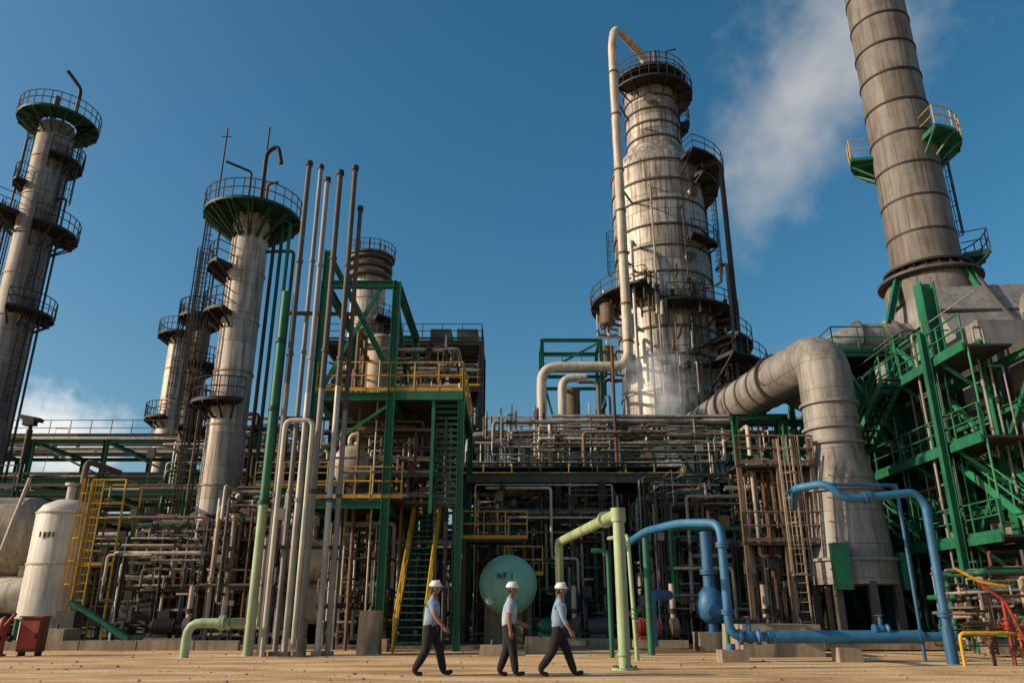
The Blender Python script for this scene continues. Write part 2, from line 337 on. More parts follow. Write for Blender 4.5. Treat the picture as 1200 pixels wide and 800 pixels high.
# ------------------------------------------------------------------ chimney stack
cx,cy=21.35,36
s=MB()
s.rev((cx,cy,0),[(2.2,15.6),(2.2,16.6),(1.72,17.7),(1.66,18.2),(1.55,30),(1.48,50),(1.3,50),(1.3,49)],'stackclad',40)
s.rev((cx,cy,17.0),[(2.15,0),(2.45,.02),(2.45,.16),(2.0,.18)],'greydk',36); s.rev((cx,cy,17.55),[(1.8,0),(2.1,.02),(2.1,.14),(1.75,.16)],'dark',36)
for i in range(24):
    a=i*math.pi/12; s.hexa([V(cx+r*math.cos(a+t),cy+r*math.sin(a+t),z) for r,t,z in((1.75,-.01,17.18),(2.35,-.01,17.18),(2.35,.01,17.18),(1.75,.01,17.18),(1.7,-.01,17.55),(2.0,-.01,17.55),(2.0,.01,17.55),(1.7,.01,17.55))],'dark')
z=19.4
while z<49: s.rev((cx,cy,z),[(1.5,0),(1.68-(z-18)*.006,.02),(1.68-(z-18)*.006,.14),(1.5,.16)],'dark',36); z+=1.95
s.ringp(cx,cy,24.8,1.62,2.75,-85,170,'green','yellow'); s.ladder(cx+1.65,cy+.2,17.8,25,rad(10),'dark')
s.ringp(cx,cy,18.4,1.7,2.9,-30,90,'greendk','dark')
for a in(15,110,200,290):
    c,sn=math.cos(rad(a)),math.sin(rad(a)); s.H((cx+2.1*c,cy+2.1*sn,17.1),(cx+4.0*c,cy+4.0*sn,12.6),.3,'green')
s.build('chimney_stack',(cx,cy,0))
# ------------------------------------------------------------------ furnace
s=MB()
X0=18.2
s.box(X0,30,24,43,3.6,10.4,'greydk'); s.box(X0+.6,30,29,43,10.4,12.4,'grey')
s.hexa([(19,31,12.4),(33,31,12.4),(33,41,12.4),(19,41,12.4),(19.4,33.2,15.6),(33,33.2,16.4),(33,39,16.4),(19.4,39,15.6)],'grey')
for x in(22,24.5,27,29.5,32):
    s.bar((x,30.9,12.5),(x,33.1,16.1),.14,.14,'greydk')
s.bar((19.2,32,14),(33,32,14.2),.12,.12,'greydk')
s.cyl((22.5,30.6,13.4),(34,30.2,16.6),1.0,'grey',seg=24)
for k in range(4): p=V(23+k*2.6,30.6-k*.09,13.54+k*.72); s.rev(p,[(1.0,0),(1.08,.02),(1.08,.12),(1.0,.14)],'greydk',24,(11.5,-.4,3.2))
ys=[24,27,30,33,36,39,42.6]
for y in ys:
    zt=10.8 if y<29 else 13.2
    if abs(y-30)<.1: zt=14.4
    s.H((X0-.7,y,0),(X0-.7,y,zt),.42 if y!=30 else .6,'green'); s.box(X0-1.1,X0-.3,y-.4,y+.4,0,.4,'plinth')
for z in(3.2,4.8,6.4,8.0,9.6,11.0,12.6):
    ya=24 if z<11 else 30
    s.H((X0-.7,ya,z),(X0-.7,42.6,z),.26,'green')
for i,(a,b) in enumerate(zip(ys[:-1],ys[1:])):
    for j,(za,zb) in enumerate(((.4,3.2),(3.2,6.4),(6.4,9.6),(9.6,12.6))):
        if zb>11 and a<30: continue
        if (i+j)%2: s.bar((X0-.75,a,za),(X0-.75,b,zb),.18,.16,'greenlt')
        else: s.bar((X0-.75,b,za),(X0-.75,a,zb),.18,.16,'green')
    for z in(3.9,5.5,7.1,8.7):
        s.box(X0-.14,X0-.003,a+.35,b-.35,z,z+1.15,'grey' if (i*3+int(z))%4 else 'greydk')
        s.box(X0-.2,X0-.143,(a+b)/2-.3,(a+b)/2+.3,z+.3,z+.85,'dark')
        s.cyl((X0-.5,a+.8,z+.6),(X0-.143,a+.8,z+.6),.12,'rust',seg=8)
for z in(3.6,6.8,10.0):
    y1=42; s.box(X0-2.6,X0-.95,25,y1,z-.1,z-.02,'grating'); s.bar((X0-2.65,25,z-.1),(X0-2.65,y1,z-.1),.08,.28,'green')
    s.rail([(X0-2.6,25,z),(X0-2.6,y1,z)],'green',1.1,1.5,.035)
    for y in ys[1:]: s.bar((X0-.9,y-.3,z-1.5),(X0-2.6,y-.3,z-.15),.1,.1,'green')
for y in(27,33,39): s.H((X0-2.9,y,0),(X0-2.9,y,11.1),.24,'green')
def flight(s,a,b,wv,m='green',tm='grating',rl='yellow',n=None):
    a=V(*a);b=V(*b);w=V(*wv); n=n or max(4,int(abs(b.z-a.z)/.2))
    s.bar(a,b,.06,.26,m); s.bar(a+w,b+w,.06,.26,m)
    for k in range(1,n+1):
        p=a+(b-a)*k/n; d=(b-a); d.z=0; d=d.normalized()*.13
        s.hexa([p-d,p+d,p+w+d,p+w-d,p-d+V(0,0,.04),p+d+V(0,0,.04),p+w+d+V(0,0,.04),p+w-d+V(0,0,.04)],tm)
    for q in(V(0,0,0),w):
        for h in(.5,1.0): s.cyl(a+q+V(0,0,h),b+q+V(0,0,h),.035,rl,seg=6)
        for k in range(5): p=a+q+(b-a)*k/4; s.cyl(p,p+V(0,0,1),.03,rl,seg=5)
flight(s,(X0-3.4,38,.1),(X0-3.4,32.5,3.6),(.8,0,0),'greenlt','grating','greenlt')
flight(s,(X0-3.4,31,3.6),(X0-3.4,36.5,6.8),(.8,0,0),'greenlt','grating','greenlt')
flight(s,(X0-3.4,35,6.8),(X0-3.4,29.5,10),(.8,0,0),'greenlt','grating','greenlt')
flight(s,(X0-1.6,24.6,3.6),(X0-1.6,29,6.8),(.8,0,0),'greenlt','grating','greenlt')
for x in(X0,21,24,27,30):
    s.H((x,23.6,0),(x,23.6,11.5),.36,'green')
for z in(3.2,6.4,9.6,11.2): s.H((X0,23.5,z),(30,23.5,z),.26,'green')
runs(s,90,(15.6,28,24.5,31,.4,3.2),('brown','beige','silver','rust','greydk','green'),(.04,.12))
runs(s,30,(15.7,17.4,25,42,3.8,12.5),('greydk','green','grey','greenlt'),(.03,.08),valves=.1)
s.build('process_furnace')
s=MB()
frame3(s,[14.6,17],[33,36,39],[4,8,12.4],'green',.26,.9)
for z in(4,8,12.4):
    s.box(14.6,17,33,39,z+.02,z+.1,'grating'); s.rail([(17,33,z+.1),(14.6,33,z+.1),(14.6,39,z+.1)],'green',1.1,1.3,.035)
for za,zb in((0,4),(4,8),(8,12.2)):
    s.bar((14.5,33,za),(14.5,36,zb),.14,.14,'green'); s.bar((14.5,39,za),(14.5,36,zb),.14,.14,'greenlt'); s.bar((14.6,32.9,zb),(17,32.9,za),.14,.14,'greenlt')
s.build('steel_access_tower')
# ------------------------------------------------------------------ big grey elbow duct
s=MB(); dx,dy=12.75,30
s.rev((dx,dy,0),[(1.62,2.2),(1.62,3.0),(1.5,3.2),(1.38,5.6),(1.1,7.0),(1.03,7.4),(1.03,9.0)],'ductclad',36)
s.tube([(dx,dy,9.0),(dx,dy,11.2),(dx-.5,33,11.3),(dx-1.9,44,11.4)],1.03,'ductclad',32,2.0,10)
for z,r in((3.0,1.6),(5.55,1.4),(7.4,1.04),(8.0,1.03),(9.0,1.03)):
    s.rev((dx,dy,z),[(r,0),(r+.11,.02),(r+.11,.12),(r,.14)],'grey',36)
for t in(.05,.16,.28,.4,.5,.62,.75,.86,.98):
    p=V(dx-.5,33,11.3).lerp(V(dx-1.9,44,11.4),t); d=V(-1.4,11,0).normalized(); k=.15 if t in(.05,.5,.98) else .05; s.rev(p,[(1.03,0),(1.03+k,.02),(1.03+k,.13),(1.03,.15)],'greydk',32,d)
for a in range(0,360,45):
    c,sn=math.cos(rad(a)),math.sin(rad(a)); s.bar((dx+1.5*c,dy+1.5*sn,.1),(dx+1.5*c,dy+1.5*sn,2.3),.25,.25,'greydk')
s.box(dx-1.3,dx-.75,dy-1.75,dy-1.35,2.0,3.6,'greenlt'); s.box(dx+1.3,dx+1.7,dy-1.2,dy-.7,2.0,3.3,'green'); s.box(dx-2,dx+2,dy-2,dy+2,.05,.5,'plinth')
s.tube([(dx+.6,35.3,10.6),(dx+2.0,35.0,12.6),(16.4,35,13.7),(20.6,35.2,13.8)],.76,'ductclad',24,2.2,8)
for x in(16.6,18.4): s.rev((x,35,13.75),[(.76,0),(.86,.02),(.86,.13),(.76,.15)],'greydk',24,(1,0,0))
for p in((dx-.9,36,11.3),(dx-1.6,41,11.3)):
    s.H((p[0]-1.2,p[1],0),(p[0]-1.2,p[1],10.1),.26,'green'); s.H((p[0]+1.2,p[1],0),(p[0]+1.2,p[1],10.1),.26,'green'); s.H((p[0]-1.4,p[1],10.1),(p[0]+1.4,p[1],10.1),.26,'green')
s.build('flue_gas_duct',(dx,dy,0))
# ------------------------------------------------------------------ left columns
def column(name,cx,cy,h,r,skirt,plats,lads,ex=None,m='colclad2',rings=3.0,sq=1.0):
    s=MB(); s.rev((cx,cy,0),[(skirt,0),(r+.02,3.2),(r,3.4),(r,h),(r*.9,h+r*.25),(r*.6,h+r*.42),(0,h+r*.5)],m,32)
    z=4
    while z<h: s.rev((cx,cy,z),[(r,0),(r+.05,.02),(r+.05,.1),(r,.12)],'beige',32); z+=rings
    for z,r1,a0,a1,fl,rl in plats: s.ringp(cx,cy,z,r,r1,a0,a1,fl,rl)
    for a,z0,z1 in lads: s.ladder(cx+(r+.25)*math.cos(rad(a)),cy+(r+.25)*math.sin(rad(a)),z0,z1,rad(a),'dark')
    if ex: ex(s)
    s.squash(10,sq)
    return s.build(name,(cx,cy,0))
def ex2(s):
    cx,cy=-14.4,38
    s.rev((cx,cy,22.6),[(1.0,0),(1.2,.05),(1.2,.5),(.5,.9),(0,1)],'cream',24)
    s.tube([(cx+.3,cy,23),(cx+.3,cy,27.4),(cx+.9,cy,27.9),(cx+1.2,cy,26.6)],.13,'dark',8); s.cyl((cx+.3,cy,27.4),(cx+.3,cy,29.2),.05,'dark')
    s.cyl((cx-1.7,cy-1,22.8),(cx-1.7,cy-1,28.4),.045,'dark'); s.bar((cx-2,cy-1,27.8),(cx-1.4,cy-1,27.8),.04,.04,'dark')
    s.tube([(cx-.3,cy-.3,23),(cx-.3,cy-.3,25.8),(cx-1.4,cy-1.4,25.8)],.07,'dark'); s.tube([(cx+.7,cy-.3,23),(cx+.7,cy-.3,25),(cx+1.3,cy-.4,25)],.09,'greydk')
    for k,(dx,z,m) in enumerate(((1.75,22.5,'greendk'),(2.15,22.6,'green'),(2.5,20.6,'greendk'),(1.35,21.8,'dark'))): s.tube([(cx+.9,cy,z),(cx+dx,cy-.1,z),(cx+dx,cy-.1,1)],.1,m,8)
    s.cyl((cx+.6,cy-1.0,3.6),(cx+.6,cy-1.35,3.6),.5,'dark',seg=20); s.cyl((cx+.6,cy-1.35,3.6),(cx+.6,cy-1.38,3.6),.4,'cream',seg=20); s.bar((cx+.6,cy-1.4,3.6),(cx+.8,cy-1.4,3.85),.03,.04,'dark')
    s.tube([(cx+1.38,cy-.3,2.5),(cx+1.38,cy-.3,14)],.06,'rust'); s.tube([(cx-1.2,cy-.7,1),(cx-1.2,cy-.7,12),(cx-.8,cy-.3,12)],.07,'brown')
    for k in range(14):
        a=k*math.pi/7; s.bar((cx+.95*math.cos(a),cy+.95*math.sin(a),21.2),(cx+2.5*math.cos(a),cy+2.5*math.sin(a),22.55),.1,.14,'greendk')
    s.ladder(cx-1.5,cy-.6,9,22,rad(200),'dark'); s.ladder(cx-2.2,cy+.4,12,20,rad(180),'dark')
column('fractionation_column',-14.4,38,22.4,.96,1.3,[(22.8,2.6,0,360,'greendk','greydk'),(16.5,1.9,130,260,'dark','dark'),(11.3,1.9,150,310,'dark','dark'),(19.4,2.0,120,240,'dark','dark')],[(200,.5,11.3)],ex2,sq=.93)
def ex1(s):
    cx,cy=-31.3,45
    s.tube([(cx+1,cy,34.5),(cx+1,cy,37.3),(cx+.2,cy-.6,38.4)],.13,'dark'); s.cyl((cx-.5,cy,34),(cx-.5,cy,36.6),.2,'greydk')
    for dx,z in((-1.8,33),(1.5,30),(-2.1,26),(1.8,28)): s.tube([(cx,cy,z),(cx+dx,cy-.2,z),(cx+dx,cy-.2,1)],.07,R.choice(('greydk','dark','cream')),8)
column('gas_column',-31.3,45,33.7,1.12,1.5,[(34.2,2.5,0,360,'greendk','greydk'),(31.0,2.0,-60,80,'dark','dark'),(26.6,2.9,120,240,'dark','dark'),(25.4,2.6,-60,60,'dark','dark'),(19.4,2.2,-70,60,'dark','dark'),(29,1.8,150,240,'dark','dark')],[(-40,19.4,25.4),(-10,25.4,31),(-30,12,19.4),(170,26.6,34),(200,16,26.6)],ex1,'darkclad',sq=.95)
def ex3(s):
    cx,cy=-25,55
    for k in range(5): s.cyl((cx-.5+k*.3,cy,22),(cx-.5+k*.3,cy,23.5+R.random()),.06,'dark')
column('stripper_column',-25,55,22,.95,1.2,[(22.0,1.8,0,360,'dark','greydk'),(15,1.8,100,280,'dark','dark')],[(0,8,22)],ex3,sq=.92)
def ex4(s):
    cx,cy=-12.2,60
    for z in(30.3,31.2,32.1): s.rev((cx,cy,z),[(1.5,0),(1.95,.05),(1.95,.4),(1.5,.5)],'greydk',28)
    for k in range(8): a=k*.8; s.cyl((cx+1.2*math.cos(a),cy+1.2*math.sin(a),32),(cx+1.2*math.cos(a),cy+1.2*math.sin(a),34.2),.07,'dark')
column('absorber_column',-12.2,60,32.3,1.45,1.8,[(32.7,2.1,0,360,'greydk','greydk'),(26,2.6,-60,90,'dark','dark')],[(-20,18,26)],ex4,rings=1.6,sq=.88)
column('side_stripper_column',-19.8,46,20,.5,.8,[(20,1.5,0,360,'dark','dark'),(16.5,1.4,-90,120,'dark','dark'),(12,1.4,-90,120,'dark','dark')],[(190,12,20),(-30,4,12)],None,m='brown',sq=.9)
# ------------------------------------------------------------------ vertical pipe bundle
s=MB()
for x,y,h,r,m in((-7.62,25,17.7,.10,'greydk'),(-7.28,25.4,17.8,.085,'grey'),(-6.88,25,17.0,.095,'grey'),(-6.42,25,17.3,.105,'greydk'),(-5.88,25,17.5,.1,'greydk'),(-5.62,25.2,15.9,.085,'greydk')):
    h-=.6
    s.cyl((x,y,0),(x,y,h*.5),r,'silver' if x in(-6.88,-5.88) else 'grey',seg=12); s.cyl((x,y,h*.5),(x,y,h),r*.96,m,seg=12); s.cyl((x,y,h-.05),(x,y,h+.12),r*1.35,'dark',seg=12)
    for z in(4.5,9.3,12.8): s.rev((x,y,z+(x%1)*.6),[(r,0),(r*1.3,.02),(r*1.3,.12),(r,.14)],m,12)
    s.box(x-.16,x+.16,y-.16,y+.16,0,.12,'plinth')
for z in(3.2,7.4,11.2): s.bar((-7.9,25.25,z),(-5.4,25.35,z),.1,.12,'greydk')
s.build('vent_pipe_bundle')
s=MB()
s.cyl((-7.98,25,0),(-7.98,25,4.6),.15,'palegreen',seg=14); s.cyl((-7.98,25,4.6),(-7.98,25,11.9),.14,'green',seg=14)
for z in(4.5,7.6,10): s.cyl((-7.98,25,z),(-7.98,25,z+.14),.19,'greendk',seg=14)
s.tube([(-7.45,24.7,0),(-7.45,24.7,7.2),(-6.55,24.7,7.2),(-6.55,24.7,.2)],.08,'cream',12)
s.tube([(-9.5,24,0),(-9.5,24,.95),(-8.3,24,.95)],.13,'palegreen',12,.4); s.tube([(-8.3,24,.95),(-8.1,24.6,.95)],.13,'palegreen')
s.flange((-8.5,24,.95),(1,0,0),.14,'palegreen')
s.build('standpipe')
# ------------------------------------------------------------------ green process structure with stairs
s=MB()
xs=[-7.4,-4.55]; ys=[28,34.4]
for x in xs:
    for y in ys: s.H((x,y,0),(x,y,13.6),.3,'green'); s.box(x-.35,x+.35,y-.35,y+.35,0,.4,'plinth')
for z in(4.9,8.9,13.5):
    for y in ys: s.H((xs[0],y,z),(xs[1],y,z),.27,'green')
    for x in xs: s.H((x,ys[0],z),(x,ys[1],z),.27,'green')
s.H((-7.4,28,14.9),(-4.9,28,10.3),.24,'green'); s.H((-7.4,28,13.5),(-7.4,28,15),.26,'green'); s.bar((-7.3,28,9),(-5.2,28,13.4),.14,.14,'green'); s.bar((-4.6,28,13.4),(-4.6,34.4,9.1),.14,.14,'green')
s.box(-7.4,-1.9,28.1,34.3,9.04,9.12,'grating'); s.box(-7.4,-3.9,28.1,34.3,5.05,5.12,'grating')
s.bar((-4.4,28,8.95),(-1.85,28,8.95),.14,.34,'green'); s.bar((-4.4,34.4,8.95),(-1.85,34.4,8.95),.14,.34,'green'); s.bar((-1.85,28,8.95),(-1.85,34.4,8.95),.14,.34,'green')
for y in(28,34.4): s.H((-1.9,y,0),(-1.9,y,8.8),.24,'green')
s.rail([(-7.4,27.95,9.1),(-1.85,27.95,9.1),(-1.85,34.4,9.1)],'yellow',1.15,1.0,.03); s.rail([(-7.4,27.95,5.1),(-4.0,27.95,5.1)],'yellow',1.15,1.0,.03); s.rail([(-7.4,34.3,5.1),(-4.0,34.3,5.1)],'yellow'); s.rail([(-7.4,34.4,9.1),(-1.9,34.4,9.1)],'yellow')
s.bar((-7.4,28,6.6),(-4.6,28,8.6),.1,.1,'green')
flight(s,(-2.9,29.2,5.1),(-2.9,33.6,9.1),(.85,0,0),'greendk','greendk','green')
for k in range(18): z=4.9+k*.23; s.bar((-2.9,28.15,z),(-2.0,28.15,z),.04,.1,'greendk')
s.bar((-2.95,28.1,4.6),(-2.95,28.1,9),.12,.12,'green'); s.box(-3.9,-1.9,28.1,29.2,4.95,5.04,'grating')
flight(s,(-3.75,25.9,.1),(-3.75,30.5,5.0),(.95,0,0),'yellow','green','yellow',22)
s.rail([(-3.9,30.6,5.1),(-3.9,34,5.1)],'yellow')
s.vessel((-6.2,31,6.6),(0,1,0),3.0,.75,'cream','greydk',zb=5.1); s.vessel((-5.6,31,11),(0,0,1),2.4,.55,'beige',gl=False)
runs(s,60,(-7.1,-2.2,28.6,34,5.3,8.6),('cream','brown','grey','silver','rust','greydk','dark'),(.04,.11)); runs(s,26,(-7.1,-2.2,28.6,34,9.4,12),('cream','brown','silver','greydk'),(.04,.1))
runs(s,80,(-7.1,-4.2,29,34,.3,4.6),('brown','grey','silver','greydk','dark'),(.04,.1))
s.build('process_structure')
s=MB()
frame3(s,[-12.5,-9,-5.5,-2],[48,52],[6,11,15,18.2],'greydk',.26,.6)
for z in(11,15,18.2): s.box(-12.5,-2,48,52,z+.02,z+.1,'grating'); s.rail([(-12.5,47.9,z+.1),(-2,47.9,z+.1),(-2,52,z+.1)],'dark' if z!=15 else 'yellow')
for x in(-11,-8.5,-5.6,-3.2): s.vessel((x,50,16.3),(1,0,0),1.6,.6,'greydk',gl=False); s.box(x-.8,x+.8,49,51,11.2,12.8,R.choice(('greydk','dark','brown')))
for x in(-4.8,-3,): s.box(x-.7,x+.7,48.6,51.4,18.4,19.3,'greydk')
runs(s,90,(-12.3,-2.2,48.3,51.7,11.2,17.8),('cream','brown','silver','dark'),(.05,.18))
s.build('cooler_structure')
# ------------------------------------------------------------------ teal horizontal drum, end facing the road
s=MB(); s.vessel((-.15,33.4,2.25),(0,1,0),5.2,1.08,'teal','plinth',36,gl=True)
for k,(x0,z0,x1,z1) in enumerate(((-.42,.1,-.42,.3),(-.42,.3,-.3,.1),(-.3,.1,-.3,.3),(-.18,.1,-.18,.3),(-.18,.3,-.06,.3),(-.18,.2,-.08,.2),(.12,.1,.12,.3))):
    s.bar((-.12+x0+.0,30.24,2.35+z0),(-.12+x1,30.24,2.35+z1+.001),.03,.035,'greendk')
s.build('horizontal_drum',(-.15,33.4,0))
# ------------------------------------------------------------------ pale green pipe portal
s=MB(); s.tube([(2.58,19,0),(2.58,19,3.5),(1.6,27,3.5),(1.6,27,.2)],.14,'palegreen',16,.18,3); s.cyl((2.58,19,3.3),(2.58,19,3.62),.18,'palegreen',seg=16); s.cyl((2.58,19,0),(2.58,19,.04),.3,'palegreen',seg=16)
for i in range(8): s.cyl((2.58+.25*math.cos(i*.785),19+.25*math.sin(i*.785),.04),(2.58+.25*math.cos(i*.785),19+.25*math.sin(i*.785),.09),.02,'dark',seg=6)
s.flange((2.42,20.3,3.5),(-.98,8,0),.14,'palegreen'); s.cyl((2.58,19,.3),(2.58,19,.36),.18,'palegreen')
s.build('pipe_portal')
s=MB(); s.tube([(3.4,22.5,0),(3.3,22.5,3.3),(3.0,24.5,3.4)],.06,'palegreen'); s.tube([(4.3,25.5,0),(4.3,25.5,3.6)],.11,'green'); s.tube([(2.9,24,0),(2.9,24,3.0),(2.4,24,3.0)],.07,'green'); s.tube([(6.3,24,0),(6.3,24,2.6)],.06,'green')
s.valve((3.4,22.5,1.2),(0,0,1),.07,'green','red'); s.build('drain_pipes')
# ------------------------------------------------------------------ blue pipes
s=MB()
s.tube([(3.7,27,3.3),(4.3,25.2,3.7),(5.0,23.4,3.75),(5.83,22,3.6),(5.83,22,.62),(11.9,22,.62)],.12,'bluelt',16,.4,5)
for p,d in(((5.83,22,1.25),(0,0,1)),((6.9,22,.62),(1,0,0)),((10.9,22,.62),(1,0,0)),((5.83,22,3.0),(0,0,1))): s.flange(p,d,.12,'blue',.05)
s.cyl((6.9,22,.62),(10.9,22,.62),.165,'bluelt',seg=16)
s.tube([(4.6,26.8,0.2),(4.6,26.8,1.8),(5.4,27.8,1.8)],.16,'blue',16,.3)
s.cyl((5.83,22,.0),(5.83,22,.45),.12,'bluelt'); s.box(5.5,6.2,21.7,22.3,0,.3,'plinth'); s.box(8.6,9.2,21.75,22.3,0,.36,'plinth')
s.valve((6.35,22,.62),(1,0,0),.14,'blue','red',.16); s.valve((9.9,22,.8),(1,0,0),.1,'blue','rust',.12)
s.build('cooling_water_pipe')
s=MB()
s.tube([(9.6,26.5,4.6),(7.9,21.6,4.5),(8.6,21,4.55),(9.0,21,4.1),(10.9,21,4.3),(11.15,21,4.0),(11.15,21,.9)],.11,'bluelt',16,.35,5)
s.tube([(7.7,21.8,4.4),(8.4,21.9,4.66),(11.2,22.5,4.72)],.05,'blue',10)
s.flange((11.15,21,1.2),(0,0,1),.12,'blue'); s.flange((9.6,21,4.17),(1,0,.1),.11,'blue'); s.cyl((11.15,21,0),(11.15,21,.9),.15,'blue',seg=14); s.tube([(11.2,22.5,4.72),(11.2,22.5,0)],.05,'blue')
s.build('service_water_pipe')
s=MB(); x,y=7.0,28.6
s.tube([(x,y,.3),(x,y,4.0)],.2,'blue',16); s.rev((x,y,.9),[(.25,0),(.45,.2),(.5,.6),(.38,1.0),(.2,1.2)],'blue',20); s.box(x-.6,x+.6,y-.5,y+.5,.02,.6,'plinth'); s.flange((x,y,2.6),(0,0,1),.2,'blue'); s.cyl((x,y-.6,1.3),(x,y-.3,1.3),.22,'blue',seg=14); pump(s,x-1.9,y-.2,'red'); s.build('water_pump')
# ------------------------------------------------------------------ valve manifold right (fire-water)
s=MB(); ox=.35
s.tube([(11.2,20.4,.75),(12.6+ox,20.4,.75)],.05,'yellow',12); s.tube([(11.3+ox,20.4,2.1),(12.0+ox,20.3,1.5),(12.3+ox,20.2,.4)],.04,'red',10); s.tube([(11.0+ox,20.5,2.3),(11.5+ox,20.3,1.95),(12.0+ox,20.2,1.85)],.04,'yellow',10)
for x,m,h in((11.5,'rust',.9),(12.0,'red',1.6),(12.25,'orange',1.2)):
    x+=ox; s.tube([(x,20.4,0),(x,20.4,h)],.045,m,10); s.valve((x,20.4,h*.6),(0,0,1),.065,m,'red',.09); s.flange((x,20.4,.35),(0,0,1),.05,m)
s.tube([(11.0,20.2,.0),(11.0,20.2,.75),(11.9,20.2,.75)],.045,'yellow')
runs(s,14,(11.4,14.5,21,23.5,.2,1.7),('rust','greydk','green','brown','dark'),(.03,.07))
s.build('valve_manifold')
s=MB()
for x,m in((12.85,'blue'),(13.4,'bluelt'),(13.95,'blue')):
    s.cyl((x,20.0,.0),(x,20.0,.75),.24,m,seg=18)
    for z in(.0,.3,.5,.72): s.cyl((x,20.0,z),(x,20.0,z+.04),.26,m,seg=18)
    s.cyl((x+.1,19.95,.75),(x+.1,19.95,.8),.04,'dark')
s.build('oil_drum_group')
# ------------------------------------------------------------------ left white vessel + yellow ladder
s=MB(); cx,cy=-19.3,34
s.rev((cx,cy,0),[(1.0,.12),(1.0,.9),(1.2,1.0),(1.2,5.3),(1.0,5.6),(.5,5.85),(0,5.9)],'white',32)
for z in(1.0,3.1,5.2): s.rev((cx,cy,z),[(1.2,0),(1.24,.02),(1.24,.08),(1.2,.1)],'cream',32)
s.cyl((cx,cy,5.8),(cx,cy,6.5),.22,'cream'); s.cyl((cx,cy,6.5),(cx,cy,6.6),.34,'cream',seg=14); s.tube([(cx+.4,cy,5.7),(cx+.4,cy,7.6),(cx+.4,cy+3,7.6)],.14,'brown')
for k in(0,1,2,3): s.box(cx-.35+k*.18,cx-.29+k*.18,cy-1.235,cy-1.2,4.2,4.42,'dark')
for x in(-.8,.8): s.cyl((cx+x,cy-.8,.1),(cx+x,cy-.8,1.0),.1,'green')
s.build('chemical_vessel',(cx,cy,0))
s=MB(); a,b=-17.9,-16.5
for x in(a,b):
    for y in(33,34.5): s.cyl((x,y,.1),(x,y,6.6),.05,'yellow',seg=8)
for z in(5.0,5.6,6.6):
    for y in(33,34.5): s.cyl((a,y,z),(b,y,z),.04,'yellow',seg=6)
    for x in(a,b): s.cyl((x,33,z),(x,34.5,z),.04,'yellow',seg=6)
for z in(1.5,3): s.cyl((a,34.5,z),(b,34.5,z),.04,'yellow',seg=6)
s.box(a,b,33,34.5,5.45,5.52,'grating'); s.ladder(-17.6,32.8,.1,5.5,rad(-90),'yellow'); s.box(a,b,33,34.5,3.0,3.05,'grating'); s.rail([(a,33,3.05),(b,33,3.05)],'yellow')
s.build('access_platform')
s=MB(); s.tube([(-20.6,31,.2),(-19.6,31.3,6.4)],.07,'cream'); s.tube([(-16.6,30.5,1.6),(-14.2,30.5,.3)],.14,'green'); s.box(-16.9,-16.2,30.2,30.9,0,1.3,'greydk'); s.vessel((-17.2,35.6,2.3),(0,0,1),2.7,.75,'greydk',gl=False)
s.build('knockout_pot')
s=MB(); s.vessel((-26.5,37,4.5),(1,0,0),8,1.9,'beige','plinth',32); s.rail([(-29,35.6,6.6),(-23,35.6,6.6)],'greydk'); s.build('horizontal_storage_tank')
s=MB(); s.cyl((-25.6,40,0),(-25.6,40,11),.1,'dark'); s.bar((-26.2,40,11.1),(-25.1,40,10.9),.5,.2,'dark'); s.box(-25.9,-25.3,39.7,40.1,10.6,11,'dark'); s.cyl((-25.6,40,8.6),(-25.6,40,10.4),.16,'dark'); s.build('floodlight')
s=MB(); x,y=-15.4,24.8
s.cyl((x,y,0),(x,y,.75),.13,'red',seg=14); s.rev((x,y,.75),[(.17,0),(.17,.1),(.13,.3),(.04,.38)],'red',14); s.cyl((x-.28,y,.5),(x+.28,y,.5),.07,'red')
for k in(-.28,.28): s.cyl((x+k-.03,y,.5),(x+k+.03,y,.5),.1,'dark',seg=10)
s.tube([(x+.1,y-.1,.85),(x+.45,y-.25,1.2)],.05,'red'); s.cyl((x,y-.28,.5),(x,y-.1,.5),.09,'dark'); s.cyl((x,y,0),(x,y,.06),.22,'red',seg=14)
s.build('fire_hydrant')
s=MB(); s.box(-14.95,-14.3,24.9,25.3,.12,1.1,'rust'); s.box(-14.9,-14.35,24.86,24.897,.2,1.0,'red'); s.box(-14.42,-14.38,24.82,24.857,.5,.65,'dark')
for x in(-14.9,-14.4): s.box(x,x+.06,24.95,25.25,0,.12,'dark')
s.box(-15.0,-14.25,24.85,25.35,1.1,1.14,'red'); s.build('fire_hose_cabinet')
# ------------------------------------------------------------------ racks
rack('pipe_rack',-48,-16,47,53,[6.5,9.0,11.4],7,seed=11)
rack('pipe_rack',-30,-8,40,44.5,[4.6,7.2],5,seed=12,rr=(.1,.30),mats=('cream','beige','brown','grey','silver'),railtop=False)
rack('pipe_rack',-1.6,22,42.2,44.6,[4.5,7.6,10.4],6,seed=13,rr=(.06,.22),mats=('beige','grey','silver','cream','brown'))
rack('pipe_rack',-4,26,54,60,[6,9.5,13.2],6,seed=14,rr=(.1,.4),mats=('greydk','grey','silver','cream'))
rack('pipe_rack',-12,8,36,39.4,[4.0,6.7],5,m='greendk',seed=15,rr=(.05,.18),mats=('brown','grey','silver','dark','beige'),deck=True)
rack('pipe_rack',13,32,45,48.5,[5,8,11],5,seed=17,mats=('brown','silver','cream'))
rack('pipe_rack',-60,-14,60,68,[7,10],8,seed=18)
s=MB()
for x in(5.4,9.2,13.4):
    s.H((x,38,0),(x,38,10.4),.26,'green')
s.H((5.4,38,10.3),(15,38,10.3),.28,'green'); s.H((5.4,38,7.3),(15,38,7.3),.22,'green')
for a,b in((5.4,7.3),(9.2,7.3),(9.2,11.3),(13.4,11.3)): s.bar((a,38,7.4),(b,38,10.2),.13,.13,'green')
